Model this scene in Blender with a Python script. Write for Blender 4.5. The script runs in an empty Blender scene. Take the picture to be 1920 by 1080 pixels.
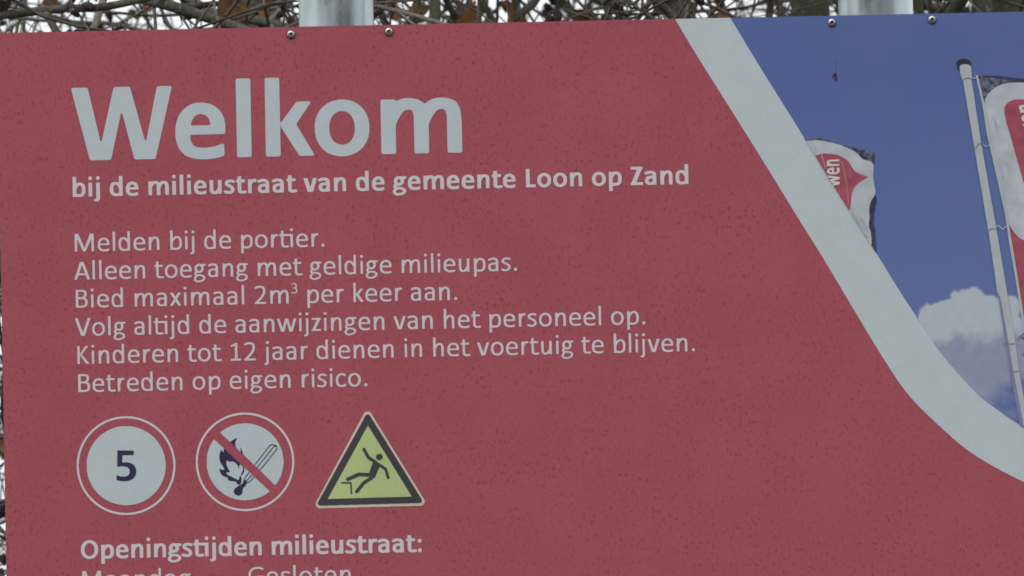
import bpy, math, random
import numpy as np
from mathutils import Vector, Matrix

random.seed(7)
rng = np.random.default_rng(7)
scene = bpy.context.scene
COL = scene.collection

# ------------------------------------------------------------------ camera
CAM = Vector((0.0, -9.99, 1.50))
AIM = Vector((0.0, 0.0, 2.00))
ROLL = math.radians(1.19)
MMPX = 0.00054                       # metres on the sign per photo pixel (1920 wide)
DIST = (AIM - CAM).length
fwd = (AIM - CAM).normalized()
right0 = fwd.cross(Vector((0, 0, 1))).normalized()
up0 = right0.cross(fwd).normalized()
# the horizontals of the sign climb to the right: the camera is rolled clockwise
right = (right0 * math.cos(ROLL) - up0 * math.sin(ROLL)).normalized()
up = right.cross(fwd).normalized()
cam_data = bpy.data.cameras.new("camera")
cam = bpy.data.objects.new("camera", cam_data)
COL.objects.link(cam)
m = Matrix((right, up, -fwd)).transposed().to_4x4()
m.translation = CAM
cam.matrix_world = m
cam_data.sensor_width = 36.0
cam_data.lens = 36.0 * DIST / (1920 * MMPX)
cam_data.clip_start = 0.1
cam_data.clip_end = 2000
cam_data.dof.use_dof = True
cam_data.dof.focus_distance = DIST
cam_data.dof.aperture_fstop = 28
scene.camera = cam

# ------------------------------------------------------------------ sky, sun, exposure
SUN_EL, SUN_AZ = math.radians(48), math.radians(208)
world = bpy.data.worlds.new("World")
scene.world = world
world.use_nodes = True
wn, wl = world.node_tree.nodes, world.node_tree.links
wn.clear()
wo = wn.new("ShaderNodeOutputWorld")
bg = wn.new("ShaderNodeBackground")
sky = wn.new("ShaderNodeTexSky")
sky.sky_type = 'NISHITA'
sky.sun_disc = False
sky.sun_elevation = SUN_EL
sky.sun_rotation = SUN_AZ
sky.air_density = 1.0
sky.dust_density = 4.0
hsv = wn.new("ShaderNodeHueSaturation")
hsv.inputs['Saturation'].default_value = 0.22      # a closed cloud deck takes the blue out
mixc = wn.new("ShaderNodeMix")
mixc.data_type = 'RGBA'
mixc.inputs[0].default_value = 0.62
mixc.inputs[7].default_value = (9.6, 10.0, 10.3, 1)  # even overcast
wl.new(sky.outputs[0], hsv.inputs['Color'])
wl.new(hsv.outputs[0], mixc.inputs[6])
wl.new(mixc.outputs[2], bg.inputs['Color'])
bg.inputs['Strength'].default_value = 0.103
wl.new(bg.outputs[0], wo.inputs['Surface'])

sd = bpy.data.lights.new("sun", 'SUN')
sd.energy = 0.5
sd.angle = math.radians(22)
sd.color = (1.0, 0.97, 0.93)
sun = bpy.data.objects.new("sun", sd)
COL.objects.link(sun)
sdir = Vector((math.sin(SUN_AZ) * math.cos(SUN_EL), math.cos(SUN_AZ) * math.cos(SUN_EL), math.sin(SUN_EL)))
sun.rotation_euler = (-sdir).to_track_quat('-Z', 'Y').to_euler()
sun.location = (0, -6, 12)

vs = scene.view_settings
vs.view_transform = 'Standard'
vs.look = 'None'
vs.gamma = 1.0
vs.exposure = 0.46
vs.use_curve_mapping = False
scene.cycles.max_bounces = 6
scene.cycles.use_denoising = True
scene.cycles.filter_width = 1.65          # a soft consumer lens

# ------------------------------------------------------------------ helpers
def at(px, py, Y=0.0):
    """point of the plane y = Y seen at photo pixel (px, py)"""
    d = fwd * DIST + right * ((px - 960) * MMPX) + up * ((540 - py) * MMPX)
    t = (Y - CAM.y) / d.y
    return CAM + d * t

def B(px, py):
    p = at(px, py)
    return (p.x, p.z)

def tag(o, label=None, cat=None, group=None, kind=None):
    if label: o['label'] = label
    if cat: o['category'] = cat
    if group: o['group'] = group
    if kind: o['kind'] = kind
    return o

def empty(name, loc):
    o = bpy.data.objects.new(name, None)
    o.empty_display_size = 0.1
    COL.objects.link(o)
    o.location = loc
    return o

def link(name, me, parent=None, mat=None):
    o = bpy.data.objects.new(name, me)
    COL.objects.link(o)
    if mat is not None and not me.materials:
        me.materials.append(mat)
    if parent is not None:
        o.parent = parent
        # every mesh here is written in world space: undo the parents' offsets
        off = Vector((0, 0, 0))
        p = parent
        while p is not None:
            off += p.location
            p = p.parent
        o.location = -off
    return o

def mesh_np(name, V, F, smooth=False):
    me = bpy.data.meshes.new(name)
    V = np.asarray(V, dtype=np.float32)
    F = np.asarray(F, dtype=np.int32)
    n = F.shape[1]
    me.vertices.add(len(V)); me.vertices.foreach_set("co", V.ravel())
    me.loops.add(F.size); me.loops.foreach_set("vertex_index", F.ravel())
    me.polygons.add(len(F)); me.polygons.foreach_set("loop_start", np.arange(0, F.size, n, dtype=np.int32))
    me.update(calc_edges=True)
    me.polygons.foreach_set("use_smooth", [smooth] * len(F))
    me.validate()
    return me

class MB:
    def __init__(s): s.v, s.f = [], []
    def add(s, v, f):
        b = len(s.v); s.v += [tuple(x) for x in v]; s.f += [tuple(b + i for i in q) for q in f]
    def box(s, x0, x1, y0, y1, z0, z1):
        s.add([(x, y, z) for x in (x0, x1) for y in (y0, y1) for z in (z0, z1)],
              [(0, 1, 3, 2), (4, 6, 7, 5), (0, 4, 5, 1), (2, 3, 7, 6), (0, 2, 6, 4), (1, 5, 7, 3)])
    def lathe(s, prof, n, axis, origin, cap=True):
        """prof: (radius, height) pairs along axis 'z' or '-y'"""
        ox, oy, oz = origin
        V, F = [], []
        for r, h in prof:
            for k in range(n):
                a = 2 * math.pi * k / n
                c, q = r * math.cos(a), r * math.sin(a)
                V.append((ox + c, oy + q, oz + h) if axis == 'z' else (ox + c, oy - h, oz + q))
        for i in range(len(prof) - 1):
            for k in range(n):
                k2 = (k + 1) % n
                F.append((i * n + k, i * n + k2, (i + 1) * n + k2, (i + 1) * n + k))
        if cap:
            F.append(tuple(range(n - 1, -1, -1)))
            F.append(tuple((len(prof) - 1) * n + k for k in range(n)))
        s.add(V, F)
    def build(s, name, mat, parent=None, smooth=False, bevel=0):
        me = bpy.data.meshes.new(name)
        me.from_pydata(s.v, [], s.f); me.update()
        if smooth:
            me.polygons.foreach_set("use_smooth", [True] * len(me.polygons))
            me.set_sharp_from_angle(angle=math.radians(40))
        o = link(name, me, parent, mat)
        if bevel:
            b = o.modifiers.new("bevel", 'BEVEL'); b.width = bevel; b.segments = 2
        return o

# ------------------------------------------------------------------ materials
def lin(c):
    return tuple(((x / 12.92) if x <= .04045 else ((x + .055) / 1.055) ** 2.4) for x in c)

def material(name):
    mt = bpy.data.materials.new(name)
    mt.use_nodes = True
    nt = mt.node_tree
    b = nt.nodes['Principled BSDF']
    return mt, nt, b

def nd(nt, typ, **kw):
    n = nt.nodes.new(typ)
    for k, v in kw.items():
        if k.startswith('i_'):
            n.inputs[k[2:].replace('_', ' ')].default_value = v
        else:
            setattr(n, k, v)
    return n

def mixrgb(nt, fac, a, b, blend='MIX'):
    n = nt.nodes.new("ShaderNodeMix"); n.data_type = 'RGBA'; n.blend_type = blend
    for sock, v in ((0, fac), (6, a), (7, b)):
        if hasattr(v, 'links'): nt.links.new(v, n.inputs[sock])
        else:
            n.inputs[sock].default_value = v if sock == 0 else (*v, 1)
    return n.outputs[2]

def ramp(nt, src, p0, p1, v0=0.0, v1=1.0):
    n = nt.nodes.new("ShaderNodeMapRange")
    nt.links.new(src, n.inputs[0])
    n.inputs[1].default_value, n.inputs[2].default_value = p0, p1
    n.inputs[3].default_value, n.inputs[4].default_value = v0, v1
    return n.outputs[0]

def coords(nt, scale=(1, 1, 1), rot=0.0):
    g = nt.nodes.new("ShaderNodeNewGeometry")
    mp = nt.nodes.new("ShaderNodeMapping")
    mp.inputs['Scale'].default_value = scale
    mp.inputs['Rotation'].default_value = (0, rot, 0)
    nt.links.new(g.outputs['Position'], mp.inputs[0])
    return mp.outputs[0]

def noise(nt, vec, scale, detail=2, rough=.5):
    n = nd(nt, "ShaderNodeTexNoise")
    n.inputs['Scale'].default_value = scale
    n.inputs['Detail'].default_value = detail
    n.inputs['Roughness'].default_value = rough
    nt.links.new(vec, n.inputs['Vector'])
    return n.outputs['Fac']

def printed(name, col, var=.06, speck=0.0, rough=.55, vscale=14):
    """ink on the sheet: faint fading in patches, grain, and specks of dirt if asked"""
    mt, nt, b = material(name)
    col = tuple(.735 * x for x in col)             # ink gone dull with age
    dark = tuple(c * (1 - var) for c in col); light = tuple(min(1, c * (1 + var)) for c in col)
    v = coords(nt)
    c = mixrgb(nt, ramp(nt, noise(nt, v, vscale, 3), .35, .65), dark, light)
    g = noise(nt, coords(nt, (1, 1, .55)), 330, 2, .6)
    c = mixrgb(nt, ramp(nt, g, .3, .7, 0, .22), c, tuple(x * .78 for x in col))
    if speck:
        st = noise(nt, coords(nt, (1, 1, .06)), 26, 3, .6)                 # rain has run down the sheet
        c = mixrgb(nt, ramp(nt, st, .35, .7, 0, .20), c, tuple(x * .84 for x in col))
        den = ramp(nt, noise(nt, v, 20, 3, .6), .32, .62, 0.30, 1.0)
        s1 = ramp(nt, noise(nt, coords(nt, (1, 1, .72)), 300, 2.0, .6), .56, .66)
        s2 = ramp(nt, noise(nt, coords(nt, (1, 1, .8)), 165, 2.4, .66), .635, .72)
        mx = nd(nt, "ShaderNodeMath", operation='MAXIMUM')
        nt.links.new(s1, mx.inputs[0]); nt.links.new(s2, mx.inputs[1])
        ml = nd(nt, "ShaderNodeMath", operation='MULTIPLY')
        nt.links.new(mx.outputs[0], ml.inputs[0]); nt.links.new(den, ml.inputs[1])
        m2 = nd(nt, "ShaderNodeMath", operation='MULTIPLY')
        nt.links.new(ml.outputs[0], m2.inputs[0]); m2.inputs[1].default_value = speck
        c = mixrgb(nt, m2.outputs[0], c, (col[0] * .62, col[1] * .36, col[2] * .46))
    nt.links.new(c, b.inputs['Base Color'])
    b.inputs['Roughness'].default_value = rough
    b.inputs['Specular IOR Level'].default_value = .25
    return mt

RED = (.538, .118, .157)
WHITE = (.70, .775, .82)
M = {}
M['red'] = printed("red_print", RED, .035, .7)
M['white'] = printed("white_print", WHITE, .02, 0, vscale=30)
M['letters'] = printed("letter_print", (.87, .815, .845), .02, 0, vscale=40)
M['ink'] = printed("dark_blue_ink", (.045, .035, .10), .1)
M['black'] = printed("black_ink", (.078, .072, .086), .1)
M['yellow'] = printed("yellow_green_ink", (.64, .76, .34), .04)
M['cream'] = printed("cream_ink", (.86, .74, .60), .04)
M['flagwhite'] = printed("flag_white_ink", (.64, .68, .75), .12, 0, vscale=45)
M['flagred'] = printed("flag_red_ink", (.50, .105, .155), .18, 0, vscale=60)
M['fold'] = printed("flag_fold_ink", (.52, .55, .66), .15, 0, vscale=90)
M['hem'] = printed("flag_hem_ink", (.14, .15, .215), .75, 0, vscale=220)
M['hemdark'] = printed("flag_dark_ink", (.065, .06, .13), .4, 0, vscale=120)
M['capink'] = printed("cap_ink", (.05, .05, .07), .2)
M['pole'] = printed("pole_ink", (.60, .64, .68), .05, 0, vscale=60)
M['poleshade'] = printed("pole_shade_ink", (.29, .30, .50), .05)
M['joint'] = printed("pole_joint_ink", (.27, .29, .38), .05)
M['redprint_edge'] = M['flagred']

# printed sky
mt, nt, b = material("printed_sky")
v = coords(nt)
c = mixrgb(nt, ramp(nt, noise(nt, v, 5, 3), .3, .7), (.0915, .142, .363), (.112, .153, .37))
c = mixrgb(nt, ramp(nt, noise(nt, v, 420, 2, .6), .3, .7, 0, .3), c, (.085, .115, .297))
s = ramp(nt, noise(nt, coords(nt, (1, 1, .6)), 130, 3, .7), .70, .78, 0, .55)
c = mixrgb(nt, s, c, (.07, .09, .24))
g_ = nt.nodes.new("ShaderNodeSeparateXYZ"); nt.links.new(v, g_.inputs[0])
c = mixrgb(nt, ramp(nt, g_.outputs[2], B(1700, 150)[1], B(1700, 620)[1], 0, .5), c, (.155, .21, .44))   # the printed sky pales downwards
nt.links.new(c, b.inputs['Base Color']); b.inputs['Roughness'].default_value = .5
b.inputs['Specular IOR Level'].default_value = .25
M['psky'] = mt

# printed cloud: lit top, grey-lilac belly, fading to the sky at its foot (ink on the sheet)
mt, nt, b = material("printed_cloud")
v = coords(nt)
g = nt.nodes.new("ShaderNodeSeparateXYZ"); nt.links.new(v, g.inputs[0])
zt, zm = B(1800, 580)[1], B(1800, 650)[1]
n1 = noise(nt, v, 22, 4, .6)
ad = nd(nt, "ShaderNodeMath", operation='MULTIPLY_ADD')
nt.links.new(n1, ad.inputs[0]); ad.inputs[1].default_value = .10
nt.links.new(g.outputs[2], ad.inputs[2])
shift = .05
c = mixrgb(nt, ramp(nt, ad.outputs[0], B(1800, 665)[1] + shift, B(1800, 625)[1] + shift), (.272, .295, .43), (.47, .53, .575))
low = ramp(nt, ad.outputs[0], B(1800, 775)[1] + shift, B(1800, 700)[1] + shift)
c = mixrgb(nt, low, (.345, .38, .51), c)
# foot: back to blue at lower right
dg = nd(nt, "ShaderNodeVectorMath", operation='DOT_PRODUCT')
nt.links.new(v, dg.inputs[0]); dg.inputs[1].default_value = (-.45, 0, .9)
p_a = B(1868, 752); p_b = B(1852, 730)
da = -.45 * p_a[0] + .9 * p_a[1]; db = -.45 * p_b[0] + .9 * p_b[1]
a2 = nd(nt, "ShaderNodeMath", operation='MULTIPLY_ADD')
nt.links.new(noise(nt, v, 40, 3), a2.inputs[0]); a2.inputs[1].default_value = .02
nt.links.new(dg.outputs['Value'], a2.inputs[2])
c = mixrgb(nt, ramp(nt, a2.outputs[0], da + .010, db + .010), (.106, .152, .355), c)
c = mixrgb(nt, ramp(nt, noise(nt, v, 120, 3), .3, .7, 0, .3), c, (.365, .38, .50))
s = ramp(nt, noise(nt, v, 125, 2, .6), .735, .78, 0, .6)
c = mixrgb(nt, s, c, (.12, .12, .2))
nt.links.new(c, b.inputs['Base Color']); b.inputs['Roughness'].default_value = .5
b.inputs['Specular IOR Level'].default_value = .25
M['pcloud'] = mt

# metals
mt, nt, b = material("galvanised_steel")
v = coords(nt, (1, 1, .35))
vo = nd(nt, "ShaderNodeTexVoronoi"); vo.inputs['Scale'].default_value = 90
nt.links.new(v, vo.inputs['Vector'])
c = mixrgb(nt, ramp(nt, noise(nt, v, 30, 4, .6), .3, .7), (.40, .46, .48), (.58, .64, .66))
c = mixrgb(nt, ramp(nt, noise(nt, coords(nt), 28, 4, .65), .60, .72, 0, .55), c, (.19, .22, .21))
nt.links.new(c, b.inputs['Base Color'])
b.inputs['Metallic'].default_value = .92
nt.links.new(ramp(nt, noise(nt, v, 55, 3), .3, .7, .22, .36), b.inputs['Roughness'])
M['galv'] = mt
mt, nt, b = material("stainless_steel")
c = mixrgb(nt, noise(nt, coords(nt), 900, 2), (.42, .42, .41), (.60, .60, .58))
nt.links.new(c, b.inputs['Base Color']); b.inputs['Metallic'].default_value = .9
b.inputs['Roughness'].default_value = .38
M['steel'] = mt
mt, nt, b = material("dark_recess")
c = mixrgb(nt, noise(nt, coords(nt), 500, 2), (.03, .03, .03), (.07, .065, .06))
nt.links.new(c, b.inputs['Base Color']); b.inputs['Roughness'].default_value = .8
M['recess'] = mt
mt, nt, b = material("aluminium_panel")
c = mixrgb(nt, noise(nt, coords(nt), 60, 3), (.50, .51, .52), (.62, .63, .64))
nt.links.new(c, b.inputs['Base Color']); b.inputs['Metallic'].default_value = .4
b.inputs['Roughness'].default_value = .45
M['alu'] = mt

def bark(name, a, b_, moss=(.085, .10, .055), mossf=.5):
    mt, nt, b = material(name)
    v = coords(nt, (1, 1, .5))
    c = mixrgb(nt, ramp(nt, noise(nt, v, 45, 4, .65), .32, .68), a, b_)
    c = mixrgb(nt, ramp(nt, noise(nt, coords(nt), 7, 3), .48, .66, 0, mossf), c, moss)
    c = mixrgb(nt, ramp(nt, noise(nt, coords(nt), 260, 2), .60, .66, 0, .5), c, (.33, .31, .27))
    nt.links.new(c, b.inputs['Base Color']); b.inputs['Roughness'].default_value = .85
    bp = nd(nt, "ShaderNodeBump"); bp.inputs['Distance'].default_value = .002
    nt.links.new(noise(nt, v, 90, 4, .7), bp.inputs['Height'])
    nt.links.new(bp.outputs[0], b.inputs['Normal'])
    return mt
M['bark'] = bark("grey_bark", (.05, .045, .036), (.135, .125, .10))
M['bark_green'] = bark("mossy_bark", (.07, .075, .055), (.15, .155, .115), mossf=.8)
M['twig'] = bark("twig_bark", (.045, .033, .027), (.15, .125, .105), (.27, .24, .205), .6)
M['cone'] = bark("cone_scale", (.018, .010, .016), (.05, .028, .035), (.03, .02, .02), .3)
def leafmat(name, a, b_):
    mt, nt, b = material(name)
    c = mixrgb(nt, ramp(nt, noise(nt, coords(nt), 40, 3), .35, .65), a, b_)
    nt.links.new(c, b.inputs['Base Color']); b.inputs['Roughness'].default_value = .7
    b.inputs['Transmission Weight'].default_value = 0
    tr = nd(nt, "ShaderNodeBsdfTranslucent"); nt.links.new(c, tr.inputs[0])
    mx = nd(nt, "ShaderNodeMixShader"); mx.inputs[0].default_value = .4
    nt.links.new(b.outputs[0], mx.inputs[1]); nt.links.new(tr.outputs[0], mx.inputs[2])
    nt.links.new(mx.outputs[0], nt.nodes['Material Output'].inputs[0])
    return mt
M['leaf'] = leafmat("withered_leaf", (.13, .055, .022), (.30, .14, .055))
M['needles'] = leafmat("wood_foliage", (.025, .035, .016), (.06, .07, .035))
mt, nt, b = material("grass_ground")
c = mixrgb(nt, ramp(nt, noise(nt, coords(nt), 3, 6, .7), .35, .65), (.045, .06, .022), (.09, .095, .045))
c = mixrgb(nt, ramp(nt, noise(nt, coords(nt), 40, 5, .7), .5, .7, 0, .6), c, (.13, .10, .06))
nt.links.new(c, b.inputs['Base Color']); b.inputs['Roughness'].default_value = .95
bp = nd(nt, "ShaderNodeBump"); bp.inputs['Distance'].default_value = .05
nt.links.new(noise(nt, coords(nt), 60, 5, .7), bp.inputs['Height']); nt.links.new(bp.outputs[0], b.inputs['Normal'])
M['grass'] = mt

# ------------------------------------------------------------------ shapes: fields and outlines
def bez(p0, p1, p2, p3, n=12):
    t = np.linspace(0, 1, n + 1)[1:, None]
    p0, p1, p2, p3 = map(np.array, (p0, p1, p2, p3))
    return list(map(tuple, (1-t)**3*p0 + 3*(1-t)**2*t*p1 + 3*(1-t)*t*t*p2 + t**3*p3))

def path(*a, n=12):
    out = [a[0]]
    for s in a[1:]:
        if len(s) == 2: out.append(s)
        else: out += bez(out[-1], s[0:2], s[2:4], s[4:6], n)
    return out

def smooth_path(pts, n=6, closed=False):
    """Catmull-Rom through the points"""
    P = [np.array(p, float) for p in pts]
    N = len(P); out = []
    rngi = range(N if closed else N - 1)
    for i in rngi:
        p0 = P[(i-1) % N] if closed or i > 0 else P[0]
        p1, p2 = P[i], P[(i+1) % N]
        p3 = P[(i+2) % N] if closed or i + 2 < N else P[-1]
        for k in range(n):
            t = k / n
            out.append(tuple(.5*((2*p1) + (-p0+p2)*t + (2*p0-5*p1+4*p2-p3)*t*t + (-p0+3*p1-3*p2+p3)*t**3)))
    if not closed: out.append(tuple(P[-1]))
    return out

def poly_mask(X, Y, poly):
    m_ = np.zeros(X.shape, bool)
    n = len(poly)
    for i in range(n):
        x1, y1 = poly[i]; x2, y2 = poly[(i+1) % n]
        if y1 == y2: continue
        c = ((Y >= y1) != (Y >= y2)) & (X < (x2-x1)*(Y-y1)/(y2-y1)+x1)
        m_ ^= c
    return m_

def stroke_mask(X, Y, pts, V, H, cap=False):
    m_ = np.zeros(X.shape, bool)
    x0, y0, c = X[0, 0], Y[0, 0], X[0, 1]-X[0, 0]
    def win(xa, xb, ya, yb):
        return (slice(max(0, int((ya-y0)/c)-1), max(0, int((yb-y0)/c)+2)), slice(max(0, int((xa-x0)/c)-1), max(0, int((xb-x0)/c)+2)))
    P = [(x / V, y / H) for x, y in pts]
    for i in range(len(P) - 1):
        ax, ay = P[i]; dx, dy = P[i+1][0]-ax, P[i+1][1]-ay
        L2 = dx*dx+dy*dy
        if L2 < 1e-12: continue
        (px, py), (qx, qy) = pts[i], pts[i+1]
        w = win(min(px, qx)-V, max(px, qx)+V, min(py, qy)-H, max(py, qy)+H)
        XS, YS = X[w] / V, Y[w] / H
        t = ((XS-ax)*dx+(YS-ay)*dy)/L2
        d2 = (XS-ax-t*dx)**2+(YS-ay-t*dy)**2
        m_[w] |= (t >= 0) & (t <= 1) & (d2 <= .25)
    rg = range(0, len(P)) if cap else range(1, len(P)-1)
    for i in rg:
        w = win(pts[i][0]-V, pts[i][0]+V, pts[i][1]-H, pts[i][1]+H)
        m_[w] |= (X[w]/V-P[i][0])**2+(Y[w]/H-P[i][1])**2 <= .25
    return m_

def blur(F, s):
    if s <= 0: return F
    r = int(3*s)+1
    k = np.exp(-np.arange(-r, r+1)**2/(2*s*s)); k /= k.sum()
    P = np.pad(F, r)
    n0, n1 = F.shape
    A = sum(k[q]*P[q:q+n0, :] for q in range(2*r+1))
    return sum(k[q]*A[:, q:q+n1] for q in range(2*r+1))

def contours(F, x0, y0, c, tol=.22):
    nb = {}
    pos = {}
    S = F > .5
    mixed = (S[:-1, :-1].astype(int)+S[1:, :-1]+S[:-1, 1:]+S[1:, 1:])
    I, J = np.where((mixed > 0) & (mixed < 4))
    def pt(k):
        if k not in pos:
            o, i, j = k
            if o == 0:
                a, b_ = F[i, j], F[i, j+1]; pos[k] = (x0+(j+(.5-a)/(b_-a))*c, y0+i*c)
            else:
                a, b_ = F[i, j], F[i+1, j]; pos[k] = (x0+j*c, y0+(i+(.5-a)/(b_-a))*c)
        return k
    def con(a, b_):
        pt(a); pt(b_)
        nb.setdefault(a, []).append(b_); nb.setdefault(b_, []).append(a)
    for i, j in zip(I.tolist(), J.tolist()):
        e = []
        a, b_, cc, d = S[i, j], S[i, j+1], S[i+1, j+1], S[i+1, j]
        if a != b_: e.append((0, i, j))
        if b_ != cc: e.append((1, i, j+1))
        if cc != d: e.append((0, i+1, j))
        if d != a: e.append((1, i, j))
        if len(e) == 2: con(e[0], e[1])
        elif a: con(e[0], e[1]); con(e[2], e[3])
        else: con(e[0], e[3]); con(e[1], e[2])
    loops = []
    seen = set()
    for st in nb:
        if st in seen: continue
        lp = [st]; seen.add(st); prev, cur = None, st
        while True:
            nx = [q for q in nb[cur] if q not in seen]
            if not nx: break
            cur = nx[0]; seen.add(cur); lp.append(cur)
        if len(lp) > 5:
            L = np.array([pos[k] for k in lp])
            loops.append(simplify(L, tol*c))
    return loops

def simplify(L, tol):
    n = len(L)
    keep = np.zeros(n, bool)
    h = int(np.argmax(((L-L[0])**2).sum(1)))
    keep[0] = keep[h] = True
    stack = [(0, h), (h, n)]
    LL = np.vstack([L, L[:1]])
    while stack:
        a, b_ = stack.pop()
        if b_-a < 2: continue
        p, q = LL[a], LL[b_ if b_ < n else n]
        d = q-p; ln = math.hypot(*d)
        seg = LL[a+1:b_]
        dist = np.abs(d[0]*(seg[:, 1]-p[1])-d[1]*(seg[:, 0]-p[0]))/ln if ln > 0 else np.hypot(*(seg-p).T)
        k = int(np.argmax(dist))
        if dist[k] > tol:
            keep[a+1+k] = True
            stack += [(a, a+1+k), (a+1+k, b_)]
    return L[keep]

def shape_loops(items, cell, sig):
    xs, ys = [], []
    for it in items:
        if it[0] == 'P' and it[2] == 0: continue
        if it[0] == 'P': pts, pad = it[1], 0
        elif it[0] == 'S': pts, pad = it[1], max(it[2], it[3])
        else: pts, pad = [(it[1]-it[3], it[2]-it[4]), (it[1]+it[3], it[2]+it[4])], 0
        xs += [p[0]-pad for p in pts]+[p[0]+pad for p in pts]; ys += [p[1]-pad for p in pts]+[p[1]+pad for p in pts]
    mg = cell*(4*sig+4)
    x0, y0 = min(xs)-mg, min(ys)-mg
    nx, ny = int((max(xs)+mg-x0)/cell)+2, int((max(ys)+mg-y0)/cell)+2
    X, Y = np.meshgrid(x0+np.arange(nx)*cell+1e-4, y0+np.arange(ny)*cell+1.3e-4)
    A = np.zeros(X.shape, bool)
    for it in items:
        if it[0] == 'P': mk, op = poly_mask(X, Y, it[1]), it[2]
        elif it[0] == 'S': mk, op = stroke_mask(X, Y, it[1], it[2], it[3], it[4] if len(it) > 4 else False), it[5] if len(it) > 5 else 1
        else: mk, op = ((X-it[1])/it[3])**2+((Y-it[2])/it[4])**2 <= 1, it[5] if len(it) > 5 else 1
        if op > 0: A |= mk
        elif op == 0: A &= mk
        else: A &= ~mk
    return contours(blur(A.astype(float), sig), x0, y0, cell)

def flat_mesh(name, loops, y, mapf=lambda p: p):
    """fills 2D loops (holes by even-odd) and stands them up in the plane y"""
    cu = bpy.data.curves.new("tmp", 'CURVE'); cu.dimensions = '2D'; cu.fill_mode = 'BOTH'
    for L in loops:
        sp = cu.splines.new('POLY'); sp.points.add(len(L)-1)
        for i, p in enumerate(L):
            q = mapf(p); sp.points[i].co = (q[0]*100, q[1]*100, 0, 1)
        sp.use_cyclic_u = True
    ob = bpy.data.objects.new("tmp", cu)
    COL.objects.link(ob)
    dg_ = bpy.context.evaluated_depsgraph_get()
    me = bpy.data.meshes.new_from_object(ob.evaluated_get(dg_))
    bpy.data.objects.remove(ob); bpy.data.curves.remove(cu)
    n = len(me.vertices)
    co = np.empty(n*3, np.float32); me.vertices.foreach_get("co", co); co = co.reshape(-1, 3)
    out = np.stack([co[:, 0]/100, np.full(n, y), co[:, 1]/100], 1).astype(np.float32)
    me.vertices.foreach_set("co", out.ravel())
    me.name = name
    me.materials.clear()
    me.update()
    return me

def unify(me):
    if len(me.polygons) and me.polygons[0].normal.y > 0:
        me.flip_normals()
    return me

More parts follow.
